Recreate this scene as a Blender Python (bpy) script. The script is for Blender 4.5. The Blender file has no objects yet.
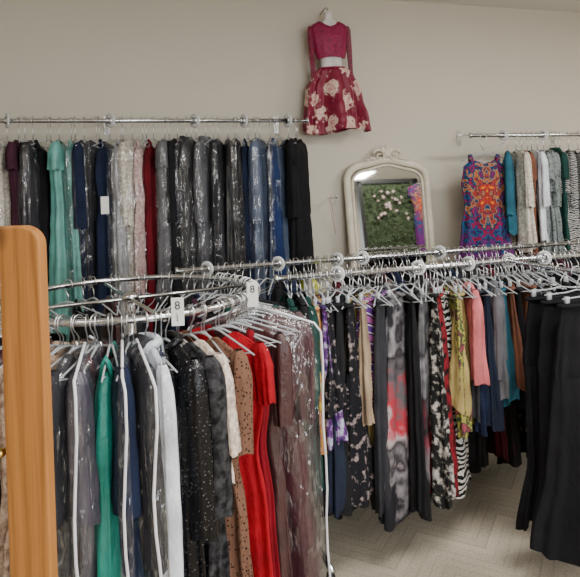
import bpy, math, random
from mathutils import Vector, Matrix
random.seed(7)
COL = bpy.context.scene.collection
pi = math.pi
# ---------------------------------------------------------------- materials
def newmat(name):
    m = bpy.data.materials.new(name); m.use_nodes = True
    nt = m.node_tree; b = nt.nodes['Principled BSDF']
    return m, nt, b
def ramp(nt, stops, interp='LINEAR'):
    r = nt.nodes.new('ShaderNodeValToRGB'); cr = r.color_ramp; cr.interpolation = interp
    while len(cr.elements) < len(stops): cr.elements.new(0.5)
    for e, (p, c) in zip(cr.elements, stops):
        e.position = p; e.color = (c[0], c[1], c[2], 1)
    return r
def coords(nt, scale=(1,1,1), rot=(0,0,0), loc=(0,0,0)):
    t = nt.nodes.new('ShaderNodeTexCoord'); mp = nt.nodes.new('ShaderNodeMapping')
    mp.inputs['Scale'].default_value = scale; mp.inputs['Rotation'].default_value = rot
    mp.inputs['Location'].default_value = loc
    nt.links.new(t.outputs['Object'], mp.inputs['Vector']); return mp.outputs['Vector']
def noise(nt, vec, scale, detail=3, rough=.5):
    n = nt.nodes.new('ShaderNodeTexNoise'); n.inputs['Scale'].default_value = scale
    n.inputs['Detail'].default_value = detail; n.inputs['Roughness'].default_value = rough
    nt.links.new(vec, n.inputs['Vector']); return n.outputs['Fac']
def bump(nt, b, h, strength=.3, dist=.01, normal=None):
    bp = nt.nodes.new('ShaderNodeBump'); bp.inputs['Strength'].default_value = strength
    bp.inputs['Distance'].default_value = dist
    if normal is not None: nt.links.new(normal, bp.inputs['Normal'])
    nt.links.new(h, bp.inputs['Height']); nt.links.new(bp.outputs['Normal'], b.inputs['Normal']); return bp.outputs['Normal']
def sc(c, k): return tuple(min(1, x*k) for x in c)
def fabric(name, kind, cols, scale=1., rough=.85, metal=0., alpha=1.):
    m, nt, b = newmat(name); L = nt.links
    b.inputs['Roughness'].default_value = rough; b.inputs['Metallic'].default_value = metal
    b.inputs['Specular IOR Level'].default_value = .2 if rough > .7 else .5
    b.inputs['Alpha'].default_value = alpha
    v = coords(nt)
    c0 = cols[0]
    if kind == 'plain':
        f = noise(nt, v, 9*scale); r = ramp(nt, [(.3, sc(c0,.7)), (.7, sc(c0,1.2))])
        L.new(f, r.inputs[0]); L.new(r.outputs[0], b.inputs['Base Color'])
    elif kind in ('floral', 'lace', 'tiedye'):
        s = {'floral':16, 'lace':60, 'tiedye':5}[kind]*scale
        f = noise(nt, v, s, 3 if kind != 'tiedye' else 4, .55)
        n = len(cols); st = [(.36+.28*i/max(1, n-1), c) for i, c in enumerate(cols)]
        r = ramp(nt, st, 'LINEAR')
        L.new(f, r.inputs[0]); L.new(r.outputs[0], b.inputs['Base Color'])
    elif kind in ('dots', 'roses', 'sequin'):
        vo = nt.nodes.new('ShaderNodeTexVoronoi'); vo.inputs['Scale'].default_value = scale*{'dots':95,'roses':9.,'sequin':120}[kind]
        L.new(v, vo.inputs['Vector'])
        if kind == 'dots': st = [(0, cols[1]), (.26, cols[1]), (.34, c0)]
        elif kind == 'roses': st = [(0, cols[2]), (.08, cols[1]), (.18, cols[2]), (.26, cols[1]), (.36, cols[1]), (.44, cols[3]), (.52, c0)]
        else: st = [(0, cols[1]), (.25, c0)]
        r = ramp(nt, st, 'LINEAR')
        if kind == 'roses':
            nn = nt.nodes.new('ShaderNodeTexNoise'); nn.inputs['Scale'].default_value = 26
            L.new(v, nn.inputs['Vector'])
            mx = nt.nodes.new('ShaderNodeMix'); mx.data_type='VECTOR'; mx.inputs[0].default_value=.11
            L.new(v, mx.inputs[4]); L.new(nn.outputs['Color'], mx.inputs[5]); L.new(mx.outputs[1], vo.inputs['Vector'])
        L.new(vo.outputs['Distance'], r.inputs[0]); L.new(r.outputs[0], b.inputs['Base Color'])
    elif kind in ('stripe', 'zebra'):
        w = nt.nodes.new('ShaderNodeTexWave'); w.wave_type = 'BANDS'; w.bands_direction = 'DIAGONAL' if kind == 'stripe' else 'Z'
        w.inputs['Scale'].default_value = (7 if kind == 'stripe' else 14)*scale
        w.inputs['Distortion'].default_value = 0 if kind == 'stripe' else 9
        w.inputs['Detail Scale'].default_value = 1.2
        L.new(v, w.inputs['Vector'])
        n = len(cols); r = ramp(nt, [(i/n, c) for i, c in enumerate(cols)], 'CONSTANT')
        L.new(w.outputs['Fac'], r.inputs[0]); L.new(r.outputs[0], b.inputs['Base Color'])
    elif kind == 'ombre':
        sp = nt.nodes.new('ShaderNodeSeparateXYZ'); L.new(v, sp.inputs[0])
        f = noise(nt, v, 7, 4)
        ma = nt.nodes.new('ShaderNodeMath'); ma.operation = 'MULTIPLY_ADD'; ma.inputs[1].default_value = -1.0; L.new(sp.outputs['Z'], ma.inputs[0])
        mb = nt.nodes.new('ShaderNodeMath'); mb.operation = 'MULTIPLY_ADD'; mb.inputs[1].default_value = 1.0; mb.inputs[2].default_value=-.52; L.new(f, mb.inputs[0]); L.new(mb.outputs[0], ma.inputs[2])
        n = len(cols); r = ramp(nt, [(i/(n-1), c) for i, c in enumerate(cols)])
        L.new(ma.outputs[0], r.inputs[0]); L.new(r.outputs[0], b.inputs['Base Color'])
    elif kind == 'medallion':
        sp = nt.nodes.new('ShaderNodeSeparateXYZ'); L.new(v, sp.inputs[0])
        ab = nt.nodes.new('ShaderNodeMath'); ab.operation='ABSOLUTE'; L.new(sp.outputs['X'], ab.inputs[0])
        cb = nt.nodes.new('ShaderNodeCombineXYZ'); L.new(ab.outputs[0], cb.inputs[0]); L.new(sp.outputs['Z'], cb.inputs[2])
        n3 = nt.nodes.new('ShaderNodeTexNoise'); n3.inputs['Scale'].default_value = 17; n3.inputs['Detail'].default_value = 3; L.new(cb.outputs[0], n3.inputs['Vector'])
        mp = nt.nodes.new('ShaderNodeMapping'); mp.inputs['Scale'].default_value=(3.0,1,1.9); mp.inputs['Location'].default_value=(0,0,.76)
        L.new(cb.outputs[0], mp.inputs['Vector'])
        ln = nt.nodes.new('ShaderNodeVectorMath'); ln.operation='LENGTH'; L.new(mp.outputs[0], ln.inputs[0])
        ad = nt.nodes.new('ShaderNodeMath'); ad.operation='MULTIPLY_ADD'; ad.inputs[1].default_value=1.5; L.new(n3.outputs['Fac'], ad.inputs[0])
        a2 = nt.nodes.new('ShaderNodeMath'); a2.operation='ADD'; a2.inputs[1].default_value=-.64; L.new(ad.outputs[0], a2.inputs[0]); L.new(ln.outputs['Value'], ad.inputs[2])
        n = len(cols); r = ramp(nt, [(.92*i/(n-1), c) for i, c in enumerate(cols)], 'LINEAR')
        L.new(a2.outputs[0], r.inputs[0]); L.new(r.outputs[0], b.inputs['Base Color'])
    nrm = bump(nt, b, noise(nt, coords(nt, (1,1,.45)), 22, 4, .6), .55 if kind != 'sequin' else .3, .022)
    bump(nt, b, noise(nt, v, 160 if kind != 'sequin' else 220, 2), .25, .004, nrm)
    return m

M = {}
def F(key, kind, *cols, **k): M[key] = fabric(key, kind, list(cols), **k)
F('black','plain',(.008,.008,.010)); F('blackmatte','plain',(.006,.006,.008),rough=.95); F('charcoal','plain',(.026,.026,.032)); F('navy','plain',(.009,.015,.040))
F('blacksatin','plain',(.014,.014,.018),rough=.35); F('grey','plain',(.11,.11,.125)); F('silver','plain',(.30,.30,.32),rough=.4); F('cream','lace',(.42,.37,.30),(.74,.70,.62))
F('ivory','lace',(.36,.32,.28),(.66,.61,.55)); F('maroon','plain',(.07,.005,.014)); F('plum','plain',(.05,.015,.03))
F('red','plain',(.30,.002,.010)); F('darkred','plain',(.11,.004,.010)); F('winered','plain',(.18,.002,.010)); F('seafoam','plain',(.12,.36,.33),rough=.4)
F('teal','plain',(.0,.17,.13),rough=.5); F('blush','lace',(.46,.28,.28),(.66,.53,.51)); F('royal','plain',(.012,.028,.10))
F('slateblue','plain',(.07,.10,.17),rough=.5); F('denim','plain',(.012,.018,.036)); F('khaki','plain',(.34,.26,.10))
F('lime','plain',(.42,.45,.04)); F('pink','plain',(.50,.13,.14)); F('coral','plain',(.6,.10,.07)); F('skyteal','plain',(.02,.10,.15))
F('darkgreen','plain',(.008,.04,.034)); F('white','plain',(.62,.66,.74),rough=.6); F('rust','plain',(.16,.065,.04))
F('tan','plain',(.30,.22,.15)); F('violetgrey','plain',(.05,.045,.065),rough=.35); F('brown','plain',(.05,.017,.018),rough=.4)
F('mauve','plain',(.058,.018,.024),rough=.35)
F('polka','dots',(.15,.075,.048),(.015,.006,.005)); F('beigelace','lace',(.36,.27,.22),(.72,.62,.55)); F('tansequin','lace',(.16,.09,.06),(.46,.34,.25),rough=.5,scale=.8)
F('blacklace','lace',(.003,.003,.004),(.045,.045,.05),scale=.7); F('sequin','sequin',(.006,.006,.008),(.24,.24,.27),rough=.25,metal=.5,scale=.8)
F('yellowfloral','floral',(.50,.36,.03),(.35,.10,.06),(.5,.45,.2),scale=1.6); F('navyfloral','floral',(.015,.02,.07),(.12,.03,.18),(.45,.45,.6),scale=2)
F('purplestripe','stripe',(.10,.03,.22),(.60,.52,.62),(.02,.015,.06),(.35,.09,.30)); F('zebra','zebra',(.005,.005,.005),(.50,.48,.45),scale=.9)
F('ombre','ombre',(.015,.015,.018),(.015,.015,.02),(.25,.24,.26),(.02,.015,.02),(.10,.09,.10),(.40,.02,.04),(.40,.33,.35),(.03,.025,.03),(.22,.20,.22),(.012,.012,.016))
F('tiegrey','ombre',(.01,.01,.012),(.12,.12,.13),(.02,.02,.022),(.20,.19,.21),(.02,.02,.02),(.16,.03,.05),(.14,.13,.14),(.01,.01,.01))
F('redblack','floral',(.012,.004,.006),(.22,.01,.02),(.02,.01,.01),scale=1.6); F('bwfloral','floral',(.008,.008,.008),(.01,.01,.01),(.42,.39,.36),scale=2)
F('greenfloral','floral',(.02,.06,.03),(.38,.36,.08),(.02,.03,.03),(.3,.06,.08),scale=1.9)
F('blackfloral','floral',(.007,.007,.010),(.007,.007,.010),(.007,.007,.010),(.25,.2,.2),scale=2.2)
F('greyprint','floral',(.05,.065,.07),(.24,.27,.27),(.10,.12,.13),scale=3); F('navyfan','zebra',(.015,.015,.03),(.42,.42,.40),scale=1.5)
F('medallion','medallion',(.70,.40,.03),(.65,.12,.02),(.30,.005,.02),(.45,.05,.03),(.015,.015,.06),(.50,.16,.03),(.01,.10,.18),(.012,.012,.06),(.34,.01,.05),(.012,.02,.14),(.02,.11,.24),(.012,.012,.05),(.12,.02,.14))
F('burgundylace','lace',(.15,.0,.028),(.31,.003,.07),rough=.6); F('burgundysheer','lace',(.15,.0,.028),(.28,.003,.06),rough=.6,alpha=.7)
F('rosesilk','roses',(.19,.002,.028),(.72,.52,.44),(.50,.20,.21),(.20,.01,.04),rough=.5)
F('formwhite','plain',(.66,.62,.62))

def simple(name, col, rough=.5, metal=0., nscale=8, var=.1, bs=0., alpha=1.):
    m, nt, b = newmat(name); v = coords(nt)
    f = noise(nt, v, nscale, 4); r = ramp(nt, [(.3, sc(col,1-var)), (.7, sc(col,1+var))])
    nt.links.new(f, r.inputs[0]); nt.links.new(r.outputs[0], b.inputs['Base Color'])
    b.inputs['Roughness'].default_value = rough; b.inputs['Metallic'].default_value = metal; b.inputs['Alpha'].default_value = alpha
    if bs: bump(nt, b, noise(nt, v, nscale*20, 2), bs, .003)
    return m
CHROME = simple('chrome', (.66,.67,.69), .18, 1.)
STEEL = simple('steel_wire', (.62,.63,.65), .28, 1.)
HPLASTIC = simple('hanger_plastic', (.50,.53,.56), .08, alpha=.62)
WHITEPL = simple('white_plastic', (.60,.62,.62), .25)
BLACKPL = simple('black_plastic', (.012,.012,.012), .4)
PAPER = simple('paper_tag', (.72,.72,.70), .8)
INK = simple('ink', (.05,.05,.05), .8)
CREAMP = simple('cream_painted_wood', (.64,.58,.47), .5, 0, 12, .12, .2)
PIPING = simple('white_piping', (.70,.70,.75), .5)
PINKPL = simple('blush_plastic', (.70,.52,.48), .4)
def mk_bag():
    m, nt, b = newmat('clear_plastic'); L = nt.links
    f = noise(nt, coords(nt, (1,1,.30)), 22, 3, .5)
    f2 = noise(nt, coords(nt, (1,1,.7)), 9, 3, .5)
    ml = nt.nodes.new('ShaderNodeMath'); ml.operation='MULTIPLY_ADD'; ml.inputs[1].default_value=.5; L.new(f2, ml.inputs[0])
    m2 = nt.nodes.new('ShaderNodeMath'); m2.operation='MULTIPLY'; m2.inputs[1].default_value=.5; L.new(f, m2.inputs[0]); L.new(m2.outputs[0], ml.inputs[2])
    ab = nt.nodes.new('ShaderNodeMath'); ab.operation='SUBTRACT'; ab.inputs[1].default_value=.5; L.new(ml.outputs[0], ab.inputs[0])
    a2 = nt.nodes.new('ShaderNodeMath'); a2.operation='ABSOLUTE'; L.new(ab.outputs[0], a2.inputs[0])
    r = ramp(nt, [(.0, (.32,)*3), (.006, (.15,)*3), (.02, (.08,)*3), (.12, (.055,)*3), (.2,(.10,)*3)]); L.new(a2.outputs[0], r.inputs[0])  # highlight streaks put into the film: noise makes crease lines glossier and whiter
    tr = nt.nodes.new('ShaderNodeBsdfTransparent'); mx = nt.nodes.new('ShaderNodeMixShader')
    gl = nt.nodes.new('ShaderNodeBsdfGlossy'); gl.inputs['Roughness'].default_value=.08; gl.inputs['Color'].default_value=(.95,.97,1,1)
    b.inputs['Base Color'].default_value = (.34,.36,.40,1); b.inputs['Roughness'].default_value = .16
    bp = nt.nodes.new('ShaderNodeBump'); bp.inputs['Strength'].default_value=1.; bp.inputs['Distance'].default_value=.07
    L.new(ml.outputs[0], bp.inputs['Height']); L.new(bp.outputs[0], b.inputs['Normal']); L.new(bp.outputs[0], gl.inputs['Normal'])
    m3 = nt.nodes.new('ShaderNodeMixShader'); m3.inputs[0].default_value=.75; L.new(b.outputs[0], m3.inputs[1]); L.new(gl.outputs[0], m3.inputs[2])
    L.new(r.outputs[0], mx.inputs[0]); L.new(tr.outputs[0], mx.inputs[1]); L.new(m3.outputs[0], mx.inputs[2])
    L.new(mx.outputs[0], nt.nodes['Material Output'].inputs[0]); return m
BAG = mk_bag()
def mk_wall(name, col):
    m, nt, b = newmat(name); v = coords(nt)
    f = noise(nt, v, .7, 3); r = ramp(nt, [(.3, sc(col,.96)), (.7, sc(col,1.03))])
    nt.links.new(f, r.inputs[0]); nt.links.new(r.outputs[0], b.inputs['Base Color']); b.inputs['Roughness'].default_value = .85
    bump(nt, b, noise(nt, v, 120, 2), .12, .004); return m
WALL = mk_wall('wall_paint', (.585,.545,.465)); CEIL = mk_wall('ceiling_paint', (.68,.66,.62))
def mk_floor():
    m, nt, b = newmat('herringbone_carpet'); L = nt.links
    v = coords(nt); sp = nt.nodes.new('ShaderNodeSeparateXYZ'); L.new(v, sp.inputs[0])
    def mth(op, a, c=None, k=None):
        n = nt.nodes.new('ShaderNodeMath'); n.operation = op; L.new(a, n.inputs[0])
        if c is not None: L.new(c, n.inputs[1])
        if k is not None: n.inputs[1].default_value = k
        return n.outputs[0]
    pp = mth('PINGPONG', sp.outputs['X'], k=.22)
    s = mth('ADD', sp.outputs['Y'], pp)
    t = mth('FRACT', mth('MULTIPLY', s, k=15.))
    l1 = mth('LESS_THAN', t, k=.2)
    nz = noise(nt, v, 2.5, 4); nf = noise(nt, v, 120, 3)
    fl = mth('FLOOR', mth('MULTIPLY', s, k=15.)); wn = nt.nodes.new('ShaderNodeTexWhiteNoise'); wn.noise_dimensions = '1D'; L.new(fl, wn.inputs['W'])
    a = mth('ADD', mth('MULTIPLY', nz, k=.30), mth('MULTIPLY', nf, k=.65)); a = mth('ADD', a, mth('MULTIPLY', wn.outputs['Value'], k=.13))
    a = mth('SUBTRACT', a, mth('MULTIPLY', l1, k=.08))
    r = ramp(nt, [(.25, (.26,.225,.17)), (.75, (.60,.53,.42))]); L.new(a, r.inputs[0]); L.new(r.outputs[0], b.inputs['Base Color'])
    b.inputs['Roughness'].default_value = .85; bump(nt, b, a, .3, .01); return m
FLOOR = mk_floor()
def mk_wood():
    m, nt, b = newmat('pine_wood'); L = nt.links
    w = nt.nodes.new('ShaderNodeTexWave'); w.wave_type='BANDS'; w.bands_direction='X'; w.inputs['Scale'].default_value=11.; w.inputs['Distortion'].default_value=5.5; w.inputs['Detail'].default_value=4; w.inputs['Detail Scale'].default_value=1.4
    L.new(coords(nt, (1,1,.12),(0,0,0),(.02,.0,.3)), w.inputs['Vector'])
    r = ramp(nt, [(0, (.30,.118,.026)), (.2, (.35,.145,.034)), (1, (.39,.165,.042))]); L.new(w.outputs['Fac'], r.inputs[0])
    f = noise(nt, coords(nt, (110,110,1.4)), 4, 5, .6); r2 = ramp(nt, [(.3,(.68,.66,.62)),(.6,(1,1,1))]); L.new(f, r2.inputs[0])
    vo = nt.nodes.new('ShaderNodeTexVoronoi'); vo.inputs['Scale'].default_value = 1.; L.new(coords(nt, (9,9,4.2)), vo.inputs['Vector'])
    rk = ramp(nt, [(.0, (.3,.3,.3)), (.07, (.55,.55,.55)), (.14, (1,1,1))]); L.new(vo.outputs['Distance'], rk.inputs[0])
    prev = r.outputs[0]
    for q, fac in ((r2.outputs[0], .8), (rk.outputs[0], .8)):
        mx = nt.nodes.new('ShaderNodeMix'); mx.data_type = 'RGBA'; mx.blend_type = 'MULTIPLY'; mx.inputs[0].default_value = fac
        L.new(prev, mx.inputs[6]); L.new(q, mx.inputs[7]); prev = mx.outputs[2]
    L.new(prev, b.inputs['Base Color'])
    b.inputs['Roughness'].default_value = .5; b.inputs['Specular IOR Level'].default_value = .3; return m
WOOD = mk_wood()
mm, nt, b = newmat('mirror_glass'); b.inputs['Metallic'].default_value = 1; b.inputs['Roughness'].default_value = .03; b.inputs['Base Color'].default_value = (.7,.72,.71,1); MIRROR = mm
LEAF = fabric('ivy_leaves', 'floral', [(.016,.030,.014),(.045,.065,.028),(.085,.11,.06),(.024,.042,.02)], scale=1.4)
mm, nt, b = newmat('light_diffuser'); b.inputs['Emission Color'].default_value=(1,.97,.92,1); b.inputs['Emission Strength'].default_value=4; DIFF = mm

# ---------------------------------------------------------------- mesh helpers
def mesh_obj(name, verts, faces, mat, smooth=True, parent=None, loc=None):
    me = bpy.data.meshes.new(name); me.from_pydata([tuple(v) for v in verts], [], faces); me.update()
    if smooth:
        for p in me.polygons: p.use_smooth = True
    me.materials.append(mat); o = bpy.data.objects.new(name, me); COL.objects.link(o)
    if parent: o.parent = parent
    if loc is not None: o.location = loc
    return o
class G:
    def __init__(s): s.v = []; s.f = []
    def box(s, x0,x1,y0,y1,z0,z1, rot=None):
        n = len(s.v); pts = [Vector((x,y,z)) for z in (z0,z1) for y in (y0,y1) for x in (x0,x1)]
        if rot: pts = [rot @ p for p in pts]
        s.v += pts; s.f += [tuple(n+i for i in q) for q in ((0,2,3,1),(4,5,7,6),(0,1,5,4),(2,6,7,3),(0,4,6,2),(1,3,7,5))]; return s
    def tube(s, pts, r, seg=8, closed=False, flat=1.):
        pts = [Vector(p) for p in pts]; n0 = len(s.v); N = len(pts)
        up = None
        for i, p in enumerate(pts):
            a = pts[i-1] if (i > 0 or closed) else p; c = pts[(i+1) % N] if (i < N-1 or closed) else p
            d = (c-a).normalized()
            if up is None:
                up = Vector((0,1,0)) if abs(d.y) < .8 else Vector((0,0,1))
            up = (up - d*up.dot(d))
            up.normalize(); sd = d.cross(up)
            rr = r[i] if isinstance(r, (list, tuple)) else r
            for k in range(seg):
                t = 2*pi*k/seg; s.v.append(p + sd*(math.cos(t)*rr) + up*(math.sin(t)*rr*flat))
        R = N if closed else N-1
        for i in range(R):
            for k in range(seg):
                a = n0+i*seg+k; b2 = n0+i*seg+(k+1)%seg; c = n0+((i+1)%N)*seg+(k+1)%seg; d = n0+((i+1)%N)*seg+k
                s.f.append((a,b2,c,d))
        if not closed:
            s.f.append(tuple(n0+k for k in range(seg))[::-1]); s.f.append(tuple(n0+(N-1)*seg+k for k in range(seg)))
        return s
    def ball(s, c, rx, ry, rz, n=12, m=8):
        n0 = len(s.v)
        for i in range(m+1):
            th = pi*i/m
            for j in range(n):
                ph = 2*pi*j/n; s.v.append(Vector((c[0]+rx*math.sin(th)*math.cos(ph), c[1]+ry*math.sin(th)*math.sin(ph), c[2]+rz*math.cos(th))))
        for i in range(m):
            for j in range(n):
                s.f.append((n0+i*n+j, n0+(i+1)*n+j, n0+(i+1)*n+(j+1)%n, n0+i*n+(j+1)%n))
        return s
    def lathe_x(s, prof, seg=24, c=(0,0,0)):
        n0 = len(s.v); P = len(prof)
        for k in range(seg):
            t = 2*pi*k/seg
            for (x, r) in prof: s.v.append(Vector((c[0]+x, c[1]+r*math.cos(t), c[2]+r*math.sin(t))))
        for k in range(seg):
            for i in range(P):
                s.f.append((n0+k*P+i, n0+k*P+(i+1)%P, n0+((k+1)%seg)*P+(i+1)%P, n0+((k+1)%seg)*P+i))
        return s
    def make(s, name, mat, smooth=True, parent=None, bevel=0):
        o = mesh_obj(name, s.v, s.f, mat, smooth, parent)
        if bevel:
            md = o.modifiers.new('b', 'BEVEL'); md.width = bevel; md.segments = 2
        return o
def empty(name, loc=(0,0,0), yaw=0):
    e = bpy.data.objects.new(name, None); e.empty_display_size = .05; e.location = loc; e.rotation_euler = (0,0,yaw); COL.objects.link(e); return e
def tag(o, label, cat, group=None):
    o['label'] = label; o['category'] = cat
    if group: o['group'] = group
    return o
def structure(o): o['kind'] = 'structure'; return o

# ---------------------------------------------------------------- room
U0, U1, V0, V1, H = -3.2, 6.2, -3.4, 4.2, 3.055
structure(G().box(U0-.1,U1+.1,V0-.1,V1+.1,-.1,0).make('floor', FLOOR, False))
structure(G().box(U0-.1,U1+.1,V0-.1,V1+.1,H,H+.1).make('ceiling', CEIL, False))
structure(G().box(U0-.1,U1+.1,V1,V1+.1,0,H).make('wall_back', WALL, False))
structure(G().box(U0-.1,U1+.1,V0-.1,V0,0,H).make('wall_front', WALL, False))
structure(G().box(U0-.1,U0,V0,V1,0,H).make('wall_left', WALL, False))
structure(G().box(U1,U1+.1,V0,V1,0,H).make('wall_right', WALL, False))
structure(G().box(U0,U1,V1-.015,V1,0,.1).make('baseboard_back', CEIL, False))

# ---------------------------------------------------------------- hangers
def mk_me(g, name, mat):
    me = bpy.data.meshes.new(name); me.from_pydata([tuple(v) for v in g.v], [], g.f); me.materials.append(mat)
    for p in me.polygons: p.use_smooth = True
    return me
def set_hk(h):
    global HK, HOOK_ME, HANG_ME, CLIP_ME
    HK = h
    pts = []
    for i in range(11):
        a = math.radians(205 - i*205/10.); pts.append((.024*math.cos(a), 0, .024*math.sin(a)))
    pts += [(.020,0,-.016),(.008,0,-.03),(0,0,-.042),(0,0,-HK-.004)]
    HOOK_ME = mk_me(G().tube(pts, .0021, 6), 'hook', STEEL)
    W = .185
    a = [(-W,0,-HK-.052),(-W*.8,0,-HK-.040),(-W*.4,0,-HK-.018),(-.02,0,-HK-.002),(0,0,-HK),(.02,0,-HK-.002),(W*.4,0,-HK-.018),(W*.8,0,-HK-.040),(W,0,-HK-.052)]
    g = G().tube(a, [.0025,.0032,.0034,.0038,.005,.0038,.0034,.0032,.0025], 8)
    g.tube([(-.17,0,-HK-.048),(-.1,0,-HK-.062),(0,0,-HK-.064),(.1,0,-HK-.062),(.17,0,-HK-.048)], .0022, 6)
    HANG_ME = mk_me(g, 'hanger', HPLASTIC)
    g = G().tube([(-.15,0,-HK-.012),(-.05,0,-HK-.008),(0,0,-HK),(.05,0,-HK-.008),(.15,0,-HK-.012)], .0032, 8)
    CLIP_ME = mk_me(g, 'clip_hanger', HPLASTIC)
CLIPPART = mk_me(G().box(-.008,.008,-.007,.007,-.028,.008), 'clip', HPLASTIC)
def hanger(loc, yaw, kind='arm', place='rail', group=None):
    o = bpy.data.objects.new('clothes_hanger', HANG_ME if kind == 'arm' else CLIP_ME); COL.objects.link(o)
    o.location = loc; o.rotation_euler = (0,0,yaw)
    h = bpy.data.objects.new('hook', HOOK_ME); COL.objects.link(h); h.parent = o; h['label'] = 'thin steel wire hook'
    if kind != 'arm':
        for sx in (-1,1):
            c = bpy.data.objects.new('clip', CLIPPART); COL.objects.link(c); c.parent = o; c.location = (sx*.13,0,-HK-.012)
    tag(o, ('clear plastic hanger on ' if kind=='arm' else 'clear plastic clip hanger on ')+place, 'hanger', group or 'hangers on '+place)
    return o

# ---------------------------------------------------------------- garments
def lerp_prof(prof, s):
    for a, b2 in zip(prof, prof[1:]):
        if s <= b2[0]:
            t = (s-a[0])/max(1e-6, b2[0]-a[0]); t = t*t*(3-2*t) if s > .08 else t
            return [a[i]+(b2[i]-a[i])*t for i in range(1, len(a))]
    return list(prof[-1][1:])
def cloth(name, prof, mat, z0=0., cx0=0., dip=0., folds=.5, amp=.012, rows=30, cols=64, rnd=None, parent=None, lean=0., clos=False, hem=.018):
    rnd = rnd or random
    L = prof[-1][0]; V = []; Fc = []
    k1 = rnd.choice([2,3,4]); m1 = rnd.choice([9,10,11,12,13]); m2 = rnd.choice([4,5,6]); m3 = rnd.choice([14,16,18])
    p1, p2, p3, p4 = [rnd.uniform(0,6.28) for _ in range(4)]
    for i in range(rows):
        q = i/(rows-1); s = L*(q**1.35)
        w, t = lerp_prof(prof, s)[:2]; gg = min(1, (s/L)**.7*1.15)*folds + .12*min(1,folds)
        for j in range(cols):
            a = 2*pi*j/cols; ca, sa = math.cos(a), math.sin(a)
            x = w*math.copysign(abs(ca)**.85, ca); y = t*math.copysign(abs(sa)**.9, sa)
            w1 = math.sin(m1*a+p2+.4*math.sin(s*3+p1)); w1 = math.copysign(abs(w1)**.7, w1)
            w2 = math.sin(m2*a+p3+.4*math.sin(s*2.4+p4)); w3 = math.sin(m3*a+p4+s*3)
            y *= 1+gg*(.35*w1+.34*w2+.12*w3); x *= 1+gg*(.045*w1+.04*w2+.02*w3)
            cr = .13*gg*math.sin(s*34+3*math.sin(a*3+p2)+p3)*math.sin(s*11+p4+a*2)
            y *= 1+cr; x += w*.08*cr*ca
            y += amp*gg*1.8*math.sin(k1*x/max(w,.01)*1.6+p1+.3*math.sin(s*3+p3)) + .003*gg*math.sin(s*6+p2)
            zz = -s + z0
            if dip and s < .12: zz -= dip*max(0, 1-abs(x)/.075)*(1-s/.12)
            zz += hem*(s/L)**3*math.sin(3*a+p1)
            V.append((x+cx0+lean*s, y, zz))
    for i in range(rows-1):
        for j in range(cols):
            Fc.append((i*cols+j, (i+1)*cols+j, (i+1)*cols+(j+1)%cols, i*cols+(j+1)%cols))
    if clos: Fc.append(tuple(range(cols)))
    return mesh_obj(name, V, Fc, mat, True, parent)
def sleeve(parent, mat, W, sx, ln, z0, rnd, r=.042, cuff=.034, T=.03):
    short = ln < .3
    prof = [(0,.012,.012),(.02,.028,T*.6),(.07,r,T*.8),(ln*.5,r*.95,T*.75),(ln,cuff*(1.15 if short else 1),T*.75)]
    return cloth('sleeve', prof, mat, z0-.034, cx0=sx*(W-.032), folds=.55, amp=.008, rnd=rnd, parent=parent, lean=sx*(.10 if short else .03), cols=32, rows=22, hem=.006)
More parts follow.
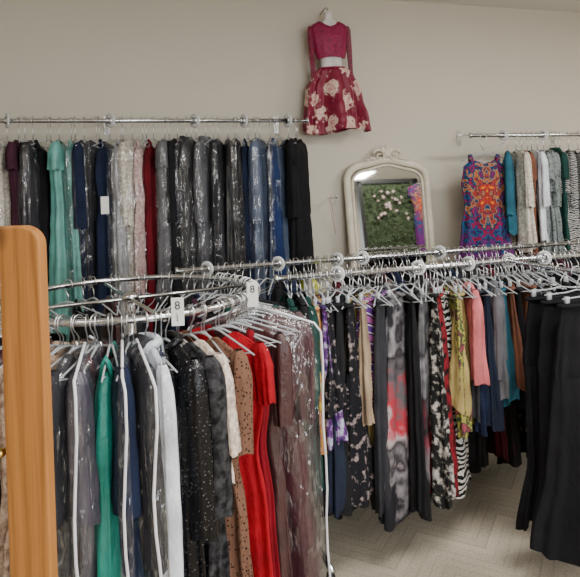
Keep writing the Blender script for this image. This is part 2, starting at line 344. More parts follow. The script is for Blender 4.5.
def garment(kind, mat, L, loc, yaw, label, W=.2, T=.035, flare=1., group=None, sleeves=None, folds=.6):
    m = M[mat]; z0 = -HK+.008; rnd = random.Random(int(loc[0]*1000)+int(loc[1]*777)+len(label))
    if kind in ('dress','gown','camisole'):
        if kind == 'camisole' or not sleeves:
            W2 = W*.94
            prof = [(0,W2*.50,T*.6),(.04,W2*.76,T*.9),(.18,W2*.86,T*1.1),(.32,W2*.74,T),(.5,W2*.88,T*1.15),(L,W2*flare,T*1.4)] if L > .55 else [(0,W2*.6,T*.7),(.05,W2*.72,T*.95),(L,W2*.85*flare,T*1.2)]
            o = cloth(kind, prof, m, z0-.060, dip=.03, folds=folds, rnd=rnd)
            for sx in (-1,1):
                g = G().tube([(sx*W*.44,-T*.5,z0-.085),(sx*W*.48,-T*.2,z0-.036),(sx*W*.49,0,z0-.020),(sx*W*.48,T*.2,z0-.036),(sx*W*.44,T*.5,z0-.085)], .016, 6, flat=.4)
                g.make('strap', m, True, o)
        else:
            prof = [(0,.055,.012),(.012,W*.40,.017),(.040,W*.78,T*.5),(.065,W*.97,T*.75),(.10,W,T*.95),(.2,W*.9,T*1.1),(.38,W*.75,T),(.55,W*.9,T*1.1),(L,W*flare,T*1.4)]
            o = cloth(kind, prof, m, z0, dip=.05, folds=folds, rnd=rnd)
    elif kind in ('blouse','jacket','coat','cardigan','sweater','shirt'):
        prof = [(0,.05,.014),(.012,W*.40,.02),(.040,W*.78,T*.5),(.065,W*.97,T*.8),(.10,W,T),(.2,W*.95,T*1.15),(L*.6,W*.9,T*1.1),(L,W*flare,T*1.2)]
        o = cloth(kind, prof, m, z0, dip=.04, folds=folds*.8, rnd=rnd)
        if kind in ('jacket','coat','shirt'):
            g = G(); pts = []
            for i in range(13):
                a = 2*pi*i/12; pts.append((.062*math.cos(a), .032*math.sin(a), z0-.004-.03*(1 if math.sin(a)<0 else 0)*abs(math.sin(a))))
            g.tube(pts[:-1], .013, 8, closed=True); g.make('collar', m, True, o)
            if kind != 'shirt':
                g = G()
                for sx in (-1,1): g.tube([(sx*.05,-T*.9,z0-.03),(sx*.06,-T*1.25,z0-.12),(sx*.012,-T*1.3,z0-.28)], [.010,.024,.006], 8, flat=.35)
                g.make('lapel', m, True, o)
    elif kind == 'skirt':
        prof = [(0,.145,.016),(.04,.15,.018),(.2,.17,T),(L,.19*flare,T*1.4)]
        o = cloth(kind, prof, m, -HK-.03, folds=folds, rnd=rnd)
        g = G(); pts = [(.152*math.cos(2*pi*i/24), .02*math.sin(2*pi*i/24), -HK-.04) for i in range(24)]
        g.tube(pts, .012, 8, closed=True, flat=.5); g.make('waistband', m, True, o)
    elif kind == 'trousers':
        prof = [(0,.155,.02),(.04,.16,.024),(.14,.18,T),(.27,.195,T*1.1),(.31,.19,T)]
        o = cloth(kind, prof, m, -HK-.03, folds=.35, rnd=rnd, hem=.005)
        for sx in (-1,1):
            lw = .100; cloth('trouser_leg', [(0,lw,T),(L*.4,lw*1.05,T*1.1),(L-.28,lw*1.2*flare,T*1.4)], m, -HK-.03-.28, cx0=sx*.093, folds=folds, amp=.02, rnd=rnd, parent=o, lean=sx*.035)
        g = G(); pts = [(.16*math.cos(2*pi*i/24), .024*math.sin(2*pi*i/24), -HK-.04) for i in range(24)]
        g.tube(pts, .014, 8, closed=True, flat=.5); g.make('waistband', m, True, o)
    if sleeves and kind not in ('skirt','trousers'):
        for sx in (-1,1): sleeve(o, m, W, sx, sleeves, z0, rnd, T=T)
    names = {'gown':'evening_gown'}; o.name = names.get(kind, kind)
    o.location = loc; o.rotation_euler = (rnd.uniform(-.015,.015),rnd.uniform(-.03,.03),yaw)
    cat = {'gown':'dress','camisole':'top','blouse':'top','cardigan':'sweater'}.get(kind, kind)
    tag(o, label, cat, group); return o
def bag(L, loc, yaw, place, W=.225, T=.05, piping=False):
    rnd = random.Random(int(loc[0]*999+loc[1]*555))
    prof = [(0,.035,.016),(.02,W*.45,.024),(.06,W*.96,T*.6),(.10,W,T*.8),(.2,W*1.02,T),(L,W*1.03,T*1.1)]
    o = cloth('garment_bag', prof, BAG, -HK+.018, folds=.5, amp=.006, rnd=rnd, cols=48, rows=26)
    if piping:
        for sx in (-1,1):
            pts = [(sx*.04,0,-HK+.02),(sx*W*.5,0,-HK-.004),(sx*W*.96,0,-HK-.042)]
            for i in range(10): pts.append((sx*(W*1.06+.004*math.sin(i*1.7)), .008*math.sin(i*1.1+sx), -HK-.075-(L-.075)*i/9))
            G().tube(pts, .0045, 6).make('piping', PIPING, True, o)
    o.location = loc; o.rotation_euler = (0,0,yaw)
    tag(o, 'clear plastic garment cover%s on %s' % (' with white piping' if piping else '', place), 'garment bag', 'garment covers on '+place); return o

# ---------------------------------------------------------------- dividers, wall rails
def divider(loc, yaw, place, r=.048):
    g = G().lathe_x([(-.004,.018),(.004,.018),(.005,.03),(.004,r),(-.004,r),(-.005,.03)], 28)
    o = g.make('size_divider', WHITEPL); o.location = loc; o.rotation_euler = (0,0,yaw)
    G().lathe_x([(-.012,.0145),(.012,.0145),(.012,.022),(-.012,.022)], 20).make('hub', CHROME, True, o)
    tag(o, 'round white plastic size divider on '+place, 'size divider', 'size dividers on '+place); return o
def wall_rail(u0, u1, v, z, place_label):
    e = empty('wall_clothes_rail', (u0, V1, z))
    G().tube([(0,v-V1,0),(u1-u0,v-V1,0)], .0135, 16).make('rail', CHROME, True, e)
    for i in range(3):
        x = .12+(u1-u0-.24)*i/2
        G().tube([(x,-.006,.03),(x,-.08,.03),(x,v-V1,-.012)], .007, 8).make('bracket', CHROME, True, e)
        G().box(x-.02,x+.02,-.006,0,-.05,.07).make('bracket_plate', CHROME, False, e)
    for x, sg in ((0,-1),(u1-u0,1)):
        G().lathe_x([(0,.0),(0,.02),(sg*.012,.018),(sg*.014,0)], 16, (x, v-V1, 0)).make('end_cap', CHROME, True, e)
    tag(e, place_label, 'clothes rail'); return e
set_hk(.115)
VB = 3.85; ZB = 2.085
wall_rail(-1.3, 1.29, VB, ZB, 'chrome clothes rail on wall brackets holding bagged gowns')
wall_rail(2.56, 4.6, VB, 1.975, 'chrome clothes rail on wall holding bright dresses')
PL = 'the wall gown rail'
seq = [('gown','charcoal',0,'slate'),('gown','navy',0,'deep navy'),('gown','charcoal',0,'dark slate'),('gown','maroon',0,'maroon'),('gown','maroon',0,'dark maroon'),
 ('gown','ivory',0,'ivory lace'),('gown','cream',1,'cream lace'),('gown','plum',0,'plum'),('gown','charcoal',1,'dark grey'),('gown','black',0,'black'),
 ('gown','seafoam',0,'seafoam satin'),('gown','seafoam',1,'pale aqua satin'),('gown','navy',0,'navy'),('gown','charcoal',1,'charcoal'),('gown','navy',0,'dark navy'),
 ('gown','silver',1,'silver grey'),('gown','cream',1,'champagne'),('gown','blush',1,'blush lace'),('gown','darkred',0,'dark red'),('gown','grey',1,'grey'),
 ('gown','black',0,'short-sleeved black'),('jacket','charcoal',1,'charcoal'),('gown','blacksatin',1,'black beaded'),('jacket','grey',1,'grey'),
 ('gown','charcoal',1,'dark charcoal'),('gown','blacksatin',1,'black satin'),('gown','black',1,'crepe black'),('gown','navy',0,'midnight navy'),
 ('gown','slateblue',1,'slate blue'),('gown','royal',0,'royal blue'),('gown','slateblue',1,'dusty blue'),('gown','black',0,'black lace'),('gown','black',0,'matte black')]
u = -.97
for i, (kd, mt, bg, desc) in enumerate(seq):
    yaw = pi/2 + random.uniform(-.65, .0)
    sl = .5 if (kd == 'jacket' or i % 4 == 0) else (.16 if i % 3 == 1 else None)
    loc = (u, VB, ZB); L = random.uniform(1.1,1.22)
    T = random.uniform(.028,.044); W = random.uniform(.165,.205)
    hanger(loc, yaw, 'arm', PL)
    garment(kd, mt, L, loc, yaw, '%s %s on the wall rail%s' % (desc, 'evening gown' if kd=='gown' else kd, ' inside clear cover' if bg else ''), W=W, T=T, flare=random.uniform(.95,1.15), sleeves=sl, group='gowns and jackets on the wall rail', folds=.8)
    if bg: bag(L+.03, loc, yaw, PL, W=W+.025, T=T+.018)
    u += .069+random.uniform(-.012,.012)
u = -.75
while u < 1.25:
    hanger((u, VB, ZB), pi/2+random.uniform(-.9,.4), 'arm', PL); u += .14
for u in (-.02, .50, .82, 1.12, -.6): divider((u+.035, VB, ZB), random.uniform(.3,.7), PL, .045)

PR = 'the wall dress rail'
right = [(2.95,'blouse','cream',.75,'cream'),(3.00,'blouse','rust',.8,'rust'),(3.05,'dress','black',.8,'short black'),(3.09,'blouse','white',.7,'white'),
 (3.14,'dress','greyprint',.95,'grey patterned'),(3.20,'dress','greyprint',.95,'blue-grey printed'),(3.26,'dress','greyprint',.95,'grey floral'),(3.31,'jacket','darkgreen',.8,'dark green'),(3.35,'dress','navyfan',.95,'black and white swirl'),
 (3.43,'dress','navyfan',.95,'zebra patterned'),(3.52,'dress','navyfan',.95,'monochrome swirl'),(3.6,'dress','black',.95,'long black'),(3.75,'blouse','tan',.8,'tan')]
for i, (u, kd, mt, L, desc) in enumerate(right):
    yaw = pi/2 + random.uniform(-.6, -.2); loc = (u, VB, 1.975)
    hanger(loc, yaw, 'arm', PR)
    garment(kd, mt, L, loc, yaw, '%s %s hanging on the dress rail' % (desc, kd), W=.19, T=.038, sleeves=(.4,.2,.3)[i%3], group='dresses on the wall rail', folds=.85)
loc = (2.87, VB, 1.975); yaw = .95; hanger(loc, yaw, 'arm', PR)
garment('cardigan','skyteal',.62, loc, yaw, 'teal cardigan beside the medallion print dress', W=.19, sleeves=.45)
loc = (2.64, VB-.04, 1.955); yaw = -.2; hanger(loc, yaw, 'arm', PR)
garment('dress','medallion',.9, loc, yaw, 'blue, red and orange medallion print dress', W=.215, T=.045, flare=1.2, sleeves=None, folds=.6)
h = hanger((2.60, VB, 1.975), .15, 'arm', PR); h.rotation_euler = (0, -.5, -.1)
for u in (2.84, 3.2): divider((u, VB, 1.975), .5, PR, .04)
pg = empty('wall_peg', (1.56, V1, 1.55)); G().tube([(0,-.002,0),(0,-.16,0),(0,-.165,.02)], .006, 10).make('peg', CHROME, True, pg); tag(pg, 'small chrome wall peg beside the arched mirror', 'wall hook')
h = hanger((1.56, V1-.13, 1.545), 1.0, 'arm', 'the wall peg'); h.data = h.data.copy(); h.data.materials[0] = PINKPL; h.rotation_euler=(0,.9,1.0); h['label'] = 'pale pink plastic hanger on the wall peg'

# ---------------------------------------------------------------- display dress on wall
dl = (1.545, V1-.15, 2.865); dd = empty('display_dress', dl, 0); dd.rotation_euler = (0, math.radians(-2.5), 0)
cloth('bodice', [(0,.085,.028),(.02,.125,.040),(.045,.142,.048),(.12,.138,.058),(.2,.122,.056),(.265,.108,.053)], M['burgundylace'], -.045, dip=.03, folds=.12, amp=.004, parent=dd, hem=.004)
cloth('skirt', [(0,.088,.052),(.03,.14,.065),(.16,.205,.07),(.46,.240,.072)], M['rosesilk'], -.375, folds=1., amp=.014, cols=110, parent=dd)
G().tube([(.094*math.cos(2*pi*i/24), .056*math.sin(2*pi*i/24), -.38) for i in range(24)], .010, 8, closed=True, flat=.5).make('waistband', M['burgundylace'], True, dd)
for sx, ln in ((-1,.46),(1,.36)):
    cloth('sleeve', [(0,.010,.010),(.03,.020,.020),(.12,.020,.020),(ln,.015,.015)], M['burgundysheer'], -.075, cx0=sx*.145, folds=.4, amp=.006, parent=dd, lean=sx*.0, cols=24, rows=20, hem=.004)
tag(dd, 'burgundy two-piece dress with sheer lace top and rose print skirt', 'dress')
df = empty('dress_form', dl); df.rotation_euler = dd.rotation_euler
cloth('torso', [(0,.028,.026),(.05,.032,.028),(.09,.09,.035),(.15,.118,.038),(.28,.095,.045),(.33,.080,.045),(.40,.080,.046)], M['formwhite'], 0.02, folds=0, amp=0, parent=df, clos=True, hem=0)
G().tube([(0,.0,.015),(0,0,.05),(0,.04,.07),(0,.148,.05)], .005, 8).make('wall_hook', CHROME, True, df)
tag(df, 'white half-torso dress form hung on the wall', 'mannequin')

# ---------------------------------------------------------------- arched mirror
mr = empty('standing_mirror', (2.01, V1-.235, 0)); mr.rotation_euler = (math.radians(-5.5), 0, 0)
def arch(w, z0, zs, zt):
    pts = [(-w+.02,0,z0),(-w+.005,0,z0+(zs-z0)*.5),(-w,0,zs)]
    for i in range(1,9):
        a = pi - i*(pi/2)/9; pts.append((-w*.55+w*.45*math.cos(a), 0, zs+(zt-.035-zs)*math.sin(a)))
    pts += [(-w*.55,0,zt-.033),(-w*.3,0,zt-.014),(-w*.1,0,zt-.001),(0,0,zt)]
    return pts + [(-x,y,z) for x,y,z in pts[:-1][::-1]]
o1 = arch(.33, .035, 1.68, 1.83)
G().tube(o1, .028, 12, closed=True, flat=.8).make('frame', CREAMP, True, mr)
G().tube(arch(.29, .075, 1.66, 1.79), .011, 8, closed=True).make('inner_molding', CREAMP, True, mr)
gp = [(x, .005, z) for x,y,z in arch(.295, .065, 1.66, 1.795)]
mesh_obj('glass', gp, [tuple(range(len(gp)))[::-1]], MIRROR, False, mr)
g = G()
for sx in (-1,1):
    pts = []; rr = []
    for i in range(22):
        q = i/21; a = q*3.6*pi*.75; r = .052*(1-q*.8)
        pts.append((sx*(.065 - .01*q + r*math.cos(a+.3)), -.02, 1.86+r*math.sin(a+.3))); rr.append(.012*(1-.5*q))
    g.tube(pts, rr, 8)
    g.ball((sx*.12,-.02,1.84), .035,.014,.014); g.ball((sx*.155,-.015,1.83), .03,.012,.010)
g.ball((0,-.022,1.885), .034,.02,.042); g.ball((0,-.03,1.92), .018,.015,.02)
for sx in (-1,1): g.ball((sx*.033,-.022,1.905), .02,.015,.028)
g.make('crest', CREAMP, True, mr)
tag(mr, 'cream painted arched floor mirror with carved scroll crest', 'mirror')

gv = empty('ivy_backdrop', (3.88, .35, 0)); TP = 2.40
G().box(-.42,.42,-.06,0,.0,TP).make('panel', LEAF, False, gv)
g = G(); rr_ = random.Random(3)
for i in range(900):
    x, z = rr_.uniform(-.40,.40), rr_.uniform(.6,TP-.05); s_ = rr_.uniform(.015,.035); a = rr_.uniform(0,6.28)
    n0 = len(g.v); c, s2 = math.cos(a)*s_, math.sin(a)*s_
    g.v += [Vector((x,.01,z)), Vector((x+c-s2*.5,.04,z+s2+c*.5)), Vector((x+c*2,.03,z+s2*2)), Vector((x+c+s2*.5,.05,z+s2-c*.5))]; g.f.append((n0,n0+1,n0+2,n0+3))
lf = g.make('foliage', LEAF, False, gv); lf['kind'] = 'stuff'
g = G()
for i in range(26):
    x, z = rr_.gauss(-.05,.15), rr_.gauss(2.08,.12)
    g.ball((max(-.38,min(.38,x)),.06,min(z,2.34)), rr_.uniform(.014,.03),.012,rr_.uniform(.012,.024), 8, 6)
fl = g.make('blossom', M['blush'], True, gv); fl['kind'] = 'stuff'
G().box(-.48,-.42,-.07,.03,0,TP+.05).box(.42,.48,-.07,.03,0,TP+.05).box(-.48,.48,-.07,.03,TP,TP+.06).make('border', BLACKPL, False, gv)
tag(gv, 'green ivy covered display panel with dark border', 'display panel')
loc = (4.33, .45, 2.48); hanger(loc, .3, 'arm', 'the ivy display panel')
garment('dress','medallion',1.1, loc, .3, 'bright printed dress hung on the ivy display panel', W=.16, sleeves=.15)

# ---------------------------------------------------------------- floor racks
set_hk(.07)
ZR = 1.25
def floor_rack(u0, u1, v, z, label, posts, arms=()):
    e = empty('clothes_rack', (u0, v, 0))
    G().tube([(0,0,z),(u1-u0,0,z)], .0125, 16).make('rail', CHROME, True, e)
    for x in posts:
        x -= u0
        G().tube([(x,0,.09),(x,0,z-.008)], .012, 12).make('post', CHROME, True, e)
        G().tube([(x,-.17,.09),(x,.17,.09)], .013, 12).make('foot', CHROME, True, e)
        for sy in (-1,1):
            G().lathe_x([(-.012,.004),(-.012,.034),(-.006,.04),(.006,.04),(.012,.034),(.012,.004)], 20, (x, sy*.155, .041)).make('caster', BLACKPL, True, e)
    for x, ln in arms:
        G().tube([(x-u0,0,z),(x-u0,-ln,z),(x-u0,-ln-.01,z+.03)], .009, 12).make('faceout_arm', CHROME, True, e)
    for x, sg in ((0,-1),(u1-u0,1)):
        G().lathe_x([(0,.0),(0,.02),(sg*.012,.018),(sg*.014,0)], 16, (x,0,z)).make('end_cap', CHROME, True, e)
    tag(e, label, 'clothes rack'); return e
VR1, VR2 = 2.92, 2.43
floor_rack(.30, 2.95, VR1, ZR, 'chrome rolling clothes rack holding long dark clothes', (1.02, 2.85))
floor_rack(.66, 2.95, VR2, ZR, 'chrome rolling clothes rack holding colourful skirts', (.80, 2.7), ((1.80,.60),))
P2 = 'the skirt rack'
r2 = [(.705,'blouse','darkgreen',.8,-.1,'dark green'),(.745,'blouse','black',.8,-.1,'black'),(.785,'blouse','darkgreen',.75,-.2,'deep green'),(.82,'skirt','yellowfloral',.56,-.3,'yellow floral'),(.855,'skirt','navyfloral',.55,-.3,'navy floral'),
 (.885,'skirt','blackfloral',.42,-.4,'monochrome floral'),(.92,'skirt','denim',.80,-.6,'dark denim'),(.95,'trousers','black',.82,-.5,'blue-black'),(.985,'trousers','blackfloral',.80,-.5,'black patterned'),(1.025,'skirt','khaki',.62,-.75,'khaki'),(1.055,'skirt','tan',.5,-.5,'camel'),
 (1.105,'skirt','purplestripe',.42,-.95,'purple diagonal striped'),(1.14,'skirt','charcoal',.88,-.6,'long charcoal'),(1.24,'skirt','ombre',.94,-1.0,'grey, black and red ombre maxi'),
 (1.30,'skirt','black',.9,-.6,'long black'),(1.345,'skirt','tiegrey',.92,-.6,'grey and black tie-dye maxi'),
 (1.38,'skirt','bwfloral',.88,-.4,'black and white floral'),(1.415,'skirt','redblack',.85,-.5,'red and black print'),(1.455,'skirt','zebra',.90,-.7,'zebra print'),
 (1.485,'skirt','greenfloral',.60,-.4,'green and yellow floral'),(1.515,'skirt','khaki',.50,-.4,'mustard'),(1.55,'blouse','pink',.42,-.3,'pink'),(1.59,'skirt','navy',.6,-.6,'navy'),(1.625,'skirt','charcoal',.56,-.5,'charcoal'),
 (1.66,'skirt','denim',.6,-.6,'denim'),(1.70,'blouse','grey',.5,-.5,'grey'),(1.74,'skirt','skyteal',.50,-.5,'teal'),(1.78,'skirt','rust',.42,-.5,'coral brown'),(1.82,'skirt','black',.55,-.5,'short black'),(1.87,'skirt','rust',.5,-.4,'rust'),(1.92,'skirt','grey',.5,-.4,'grey wool'),
 (1.97,'skirt','navyfan',.55,-.3,'swirl print'),(2.05,'skirt','black',.6,-.3,'plain black'),(2.14,'trousers','black',.8,-.3,'plain black'),(2.24,'skirt','navy',.7,-.3,'dark navy'),(2.36,'skirt','black',.7,-.3,'longer black')]
for u, kd, mt, L, dy, desc in r2:
    yaw = pi/2+dy+random.uniform(-.06,.06); loc = (u, VR2, ZR)
    hanger(loc, yaw, 'arm' if kd == 'blouse' else 'clip', P2)
    garment(kd, mt, L, loc, yaw, '%s %s hanging on the skirt rack' % (desc, kd), W=.18, T=random.uniform(.026,.036), flare=random.uniform(1.0,1.2), group='clothes on the skirt rack', folds=1., sleeves=.4)
P1 = 'the long clothes rack'
cyc = [('black','black'),('navy','navy'),('lime','yellow-green'),('charcoal','charcoal'),('maroon','maroon'),('black','black'),('blackfloral','black floral'),('brown','brown'),('navy','navy'),('black','black'),('plum','plum')]
u = .80; i = 0
while u < 2.88:
    mt, desc = cyc[i % len(cyc)]
    if 1.3 < u and mt == 'lime': mt, desc = 'charcoal', 'dark grey'
    if abs(u-1.02) > .03 and abs(u-2.85) > .03:
        yaw = pi/2+random.uniform(-.5,.1); loc = (u, VR1, ZR)
        hanger(loc, yaw, 'arm', P1)
        garment('dress', mt, random.uniform(.90,1.0) if u < 1.6 else random.uniform(1.02,1.10), loc, yaw, '%s long dress hanging on the rolling rack' % desc, W=.19, T=.038, group='long clothes on the rolling rack', sleeves=.3)
    u += .08; i += 1
u = .36
while u < 2.25:
    hanger((u+.015, VR1, ZR), pi/2+random.uniform(-.7,.5), 'arm', P1)
    if u > .7: hanger((u, VR2, ZR), pi/2+random.uniform(-.7,.4), 'arm', P2)
    u += .040
for u in (.44, .80, 1.12, 1.26, 1.72): divider((u, VR1, ZR), random.uniform(.5,1.0), P1, .038)
for u in (.93, 1.32, 1.58, 1.80, 2.0): divider((u, VR2, ZR), random.uniform(.4,.9), P2, .034)
for k, (v, L) in enumerate(((1.91,.95),(2.0,.93),(2.09,.91))):
    loc = (1.80, v, ZR-.004); yaw = random.uniform(-.12,.0)
    hanger(loc, yaw, 'clip', 'the face-out arm')
    garment('trousers','blackmatte', L, loc, yaw, 'black wide-leg trousers clipped on the face-out arm', T=.032, flare=1.3, group='black trousers on the face-out arm', folds=1.)
tg = G().box(-.018,.018,-.001,.001,-.035,0).make('price_tag', PAPER, False); tg.location = (1.82,1.85,1.10); tag(tg, 'white paper price tag on the black trousers', 'price tag')

# ---------------------------------------------------------------- round rack
RC = (.058, 2.31); RR = .46; PRD = 'the round rack'
e = empty('round_clothes_rack', (RC[0], RC[1], 0))
G().tube([(RR*math.cos(2*pi*i/64), RR*math.sin(2*pi*i/64), ZR) for i in range(64)], .0115, 12, closed=True).make('ring', CHROME, True, e)
G().tube([(0,0,.05),(0,0,ZR-.01)], .02, 16).make('post', CHROME, True, e)
for k in range(2):
    a = k*pi/2+.2
    G().tube([(-RR*math.cos(a),-RR*math.sin(a),ZR-.012),(RR*math.cos(a),RR*math.sin(a),ZR-.012)], .007, 12).make('spoke', CHROME, True, e)
    G().tube([(-.42*math.cos(a),-.42*math.sin(a),.03),(.42*math.cos(a),.42*math.sin(a),.03)], .014, 12).make('base_leg', CHROME, True, e)
    for sg in (-1,1): G().ball((sg*.42*math.cos(a), sg*.42*math.sin(a), .02), .022,.022,.02).make('foot', BLACKPL, True, e)
G().ball((0,0,ZR-.005), .035,.035,.02).make('hub', CHROME, True, e)
tag(e, 'round chrome clothes rack crowded with bagged gowns', 'clothes rack')
TF = math.atan2(-.958, -.287)
ringg = [(-34,'gown','black',.9,0,'black',None,.19,.03,0),(-27,'gown','brown',.9,0,'brown',None,.19,.03,0),(-21,'dress','tansequin',.9,0,'tan sequined',.3,.19,.03,0),(-16,'dress','tansequin',.95,0,'beige sequined',.3,.19,.03,0),(-11,'dress','tansequin',.95,0,'bronze lace',.3,.19,.03,0),(-5.5,'dress','charcoal',.95,1,'grey',.4,.185,.035,.1),
 (-.5,'dress','violetgrey',1.0,2,'violet-grey satin',.4,.19,.04,.1),(3.2,'gown','mauve',1.0,1,'dusty violet',None,.17,.03,0),(7.5,'gown','teal',.95,0,'emerald teal',None,.205,.036,0),(12,'dress','navy',1.0,2,'navy',.4,.18,.03,.05),(16,'jacket','charcoal',.9,2,'charcoal',.55,.185,.035,.15),
 (20.5,'coat','white',.95,1,'white',.6,.195,.03,.1),(24,'gown','navy',.95,1,'black satin',None,.18,.028,0),(28,'jacket','sequin',.9,0,'black sequined',.5,.195,.044,.15),(33,'dress','blacklace',1.0,0,'black lace',.45,.20,.042,.15),(38,'blouse','beigelace',.40,0,'beige lace',.28,.185,.032,.1),
 (43,'dress','polka',1.0,0,'tan polka dot',.3,.20,.042,.15),(52,'dress','red',1.05,0,'bright red',.18,.19,.036,.12),(58,'gown','winered',1.05,0,'deep red',None,.18,.025,0),(66,'dress','brown',1.05,0,'dark plum',.3,.185,.03,0),
 (81,'dress','mauve',1.05,2,'wide dusky maroon',.35,.215,.05,.22),(94,'dress','brown',1.05,1,'wine brown',.3,.19,.03,.1),(104,'gown','darkgreen',1.05,0,'dark green',None,.19,.03,0),(114,'gown','black',1.0,0,'plain black',.3,.19,.03,0),
 (124,'gown','charcoal',1.0,0,'charcoal',None,.19,.03,0),(137,'gown','black',1.,0,'matte black',None,.19,.03,0),(150,'gown','plum',1.,0,'long plum',None,.19,.03,0),(163,'gown','navy',1.,0,'deep navy',None,.19,.03,0),(177,'gown','black',1.,0,'crepe black',None,.19,.03,0),(190,'gown','charcoal',1.,0,'slate',None,.19,.03,0),(205,'gown','brown',1.,0,'chocolate',None,.19,.03,0),(220,'gown','black',1.,0,'jet black',None,.19,.03,0),
 (-50,'gown','charcoal',.9,0,'charcoal grey',None,.19,.03,0),(-68,'gown','plum',.9,0,'plum',None,.19,.03,0),(-90,'gown','black',.9,0,'long black',None,.19,.03,0)]
for th, kd, mt, L, bg, desc, sl, W, T, ey in ringg:
    a = TF+math.radians(th); loc = (RC[0]+RR*math.cos(a), RC[1]+RR*math.sin(a), ZR); yaw = a+ey+random.uniform(-.06,.06)
    hanger(loc, yaw, 'arm', PRD)
    kn = 'evening gown' if kd == 'gown' else kd
    garment(kd, mt, L, loc, yaw, '%s %s on the round rack%s' % (desc, kn, ' in clear cover' if bg else ''), W=W, T=T, flare=1.08, sleeves=sl, group='clothes on the round rack', folds=.75)
    if bg: bag(L+.04, loc, yaw, PRD, W=W+.018, T=T+.014, piping=(bg == 2))
for th in list(range(-30,150,6))+list(range(156,270,14)):
    a = TF+math.radians(th+2.3); hanger((RC[0]+RR*math.cos(a), RC[1]+RR*math.sin(a), ZR), a+random.uniform(-.4,.4), 'arm', PRD)
def size_tab(th, ch, dr=.02):
    a = TF+math.radians(th); o = G().box(-.019,.019,-.0015,.0015,-.03,.055).make('size_tab', PAPER, False)
    o.location = (RC[0]+(RR+dr)*math.cos(a), RC[1]+(RR+dr)*math.sin(a), ZR+.0); o.rotation_euler = (0,0,-.2)
    cu = bpy.data.curves.new('numeral','FONT'); cu.body = ch; cu.size = .036; cu.extrude = .0005; cu.align_x = 'CENTER'
    t = bpy.data.objects.new('tmp', cu); me = bpy.data.meshes.new_from_object(t); bpy.data.objects.remove(t)
    me.materials.clear(); me.materials.append(INK); n = bpy.data.objects.new('numeral', me); COL.objects.link(n); n.parent = o
    n.rotation_euler = (pi/2,0,0); n.location = (0,-.003,.020)
    tag(o, 'white size tab printed with the number '+ch, 'size tab', 'size tabs on the round rack')
size_tab(32, '8'); size_tab(72, '8', .03)

# ---------------------------------------------------------------- pine frame
pf = empty('pine_frame', (-.156-.30*.958, 1.195+.30*.287, 0), math.radians(-16.7))
Wf, Zt, pw, dp, rad = .30, 1.572, .076, .035, .036
def rrect(hw, top, r, n=8):
    pts = [(-hw,.03)]
    for i in range(n+1):
        a = pi - i*(pi/2)/n; pts.append((-hw+r+r*math.cos(a), top-r+r*math.sin(a)))
    return pts + [(-x,z) for x,z in pts[::-1]]
out = rrect(Wf+pw/2, Zt, rad); inn = rrect(Wf-pw/2, Zt-pw*.62, .03)
N = len(out); V = []
for y in (-dp/2, dp/2):
    V += [(x,y,z) for x,z in out] + [(x,y,z) for x,z in inn]
Fc = []
for i in range(N-1):
    Fc += [(i,i+1,N+i+1,N+i), (2*N+i,3*N+i,3*N+i+1,2*N+i+1), (i,2*N+i,2*N+i+1,i+1), (N+i,N+i+1,3*N+i+1,3*N+i)]
Fc += [(0,N,3*N,2*N),(N-1,3*N-1,4*N-1,2*N-1)]
fr = mesh_obj('frame', V, Fc, WOOD, False, pf); md = fr.modifiers.new('b','BEVEL'); md.width=.006; md.segments=3; md.limit_method='ANGLE'
for sx in (-1,1):
    G().box(sx*Wf-.03,sx*Wf+.03,-.18,.18,0,.045).make('foot', WOOD, False, pf, bevel=.006)
G().box(-Wf+.03,Wf-.03,-.012,.012,.25,.31).make('crossbar', WOOD, False, pf, bevel=.004)
G().ball((Wf-.05,-.005,1.16), .009,.012,.009).make('knob', simple('brass',(.6,.42,.12),.25,1.), True, pf)
tag(pf, 'honey pine wooden frame with rounded corners', 'wooden frame')
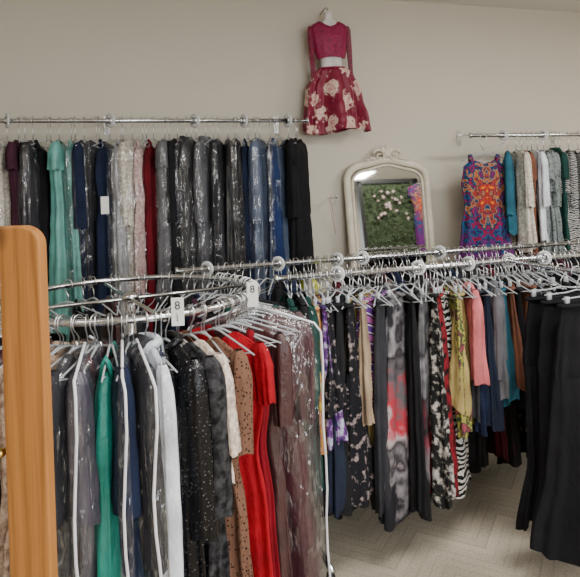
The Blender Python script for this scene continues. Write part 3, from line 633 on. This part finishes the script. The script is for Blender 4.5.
for (p, l) in (((-.03,VB-.27,1.62),'white paper tag on a navy gown'),):
    o = G().box(-.022,.022,-.001,.001,-.10,0).make('price_tag', PAPER, False); o.location = p; tag(o, l, 'price tag')

# ---------------------------------------------------------------- lights
def panel(u, v, w, h, power, col=(1,.965,.91)):
    e = empty('ceiling_light', (u, v, H)); G().box(-w/2-.03,w/2+.03,-h/2-.03,h/2+.03,-.04,0).make('housing', WHITEPL, False, e)
    G().box(-w/2,w/2,-h/2,h/2,-.046,-.04).make('diffuser', DIFF, False, e)
    ld = bpy.data.lights.new('lamp','AREA'); ld.shape='RECTANGLE'; ld.size=w; ld.size_y=h; ld.energy=power; ld.color=col
    l = bpy.data.objects.new('lamp', ld); COL.objects.link(l); l.parent = e; l.location=(0,0,-.06)
    tag(e, 'rectangular fluorescent ceiling light panel', 'ceiling light', 'ceiling lights')
for u, v, p in ((1.2,.9,62),(3.8,1.4,95),(-1.6,.2,15),(1.0,-1.8,62),(4.0,-1.8,60)): panel(u, v, 1.2, .6, p)
w = bpy.data.worlds.new('w'); bpy.context.scene.world = w; w.use_nodes = True
w.node_tree.nodes['Background'].inputs[0].default_value = (.8,.85,.9,1); w.node_tree.nodes['Background'].inputs[1].default_value = .3
ld = bpy.data.lights.new('fill_light','AREA'); ld.shape='RECTANGLE'; ld.size=3.; ld.size_y=1.8; ld.energy=135; ld.color=(.90,.95,1)  # fill light added behind the camera; no window is modelled there
l = bpy.data.objects.new('fill_light', ld); COL.objects.link(l); l.location=(1.5,-3.2,1.6); l.rotation_euler=(math.radians(86),0,0)

# ---------------------------------------------------------------- camera
cam = bpy.data.cameras.new('cam'); co = bpy.data.objects.new('cam', cam); COL.objects.link(co)
cam.sensor_width = 36; cam.lens = 600/580*36; cam.shift_y = -(288.5-190)/580; cam.clip_start = .02
Rm = Matrix.Rotation(math.radians(-16.7),4,'Z') @ Matrix.Rotation(pi/2,4,'X') @ Matrix.Rotation(math.radians(-2.0),4,'Z')
co.matrix_world = Matrix.Translation((0,0,1.62)) @ Rm
bpy.context.scene.camera = co
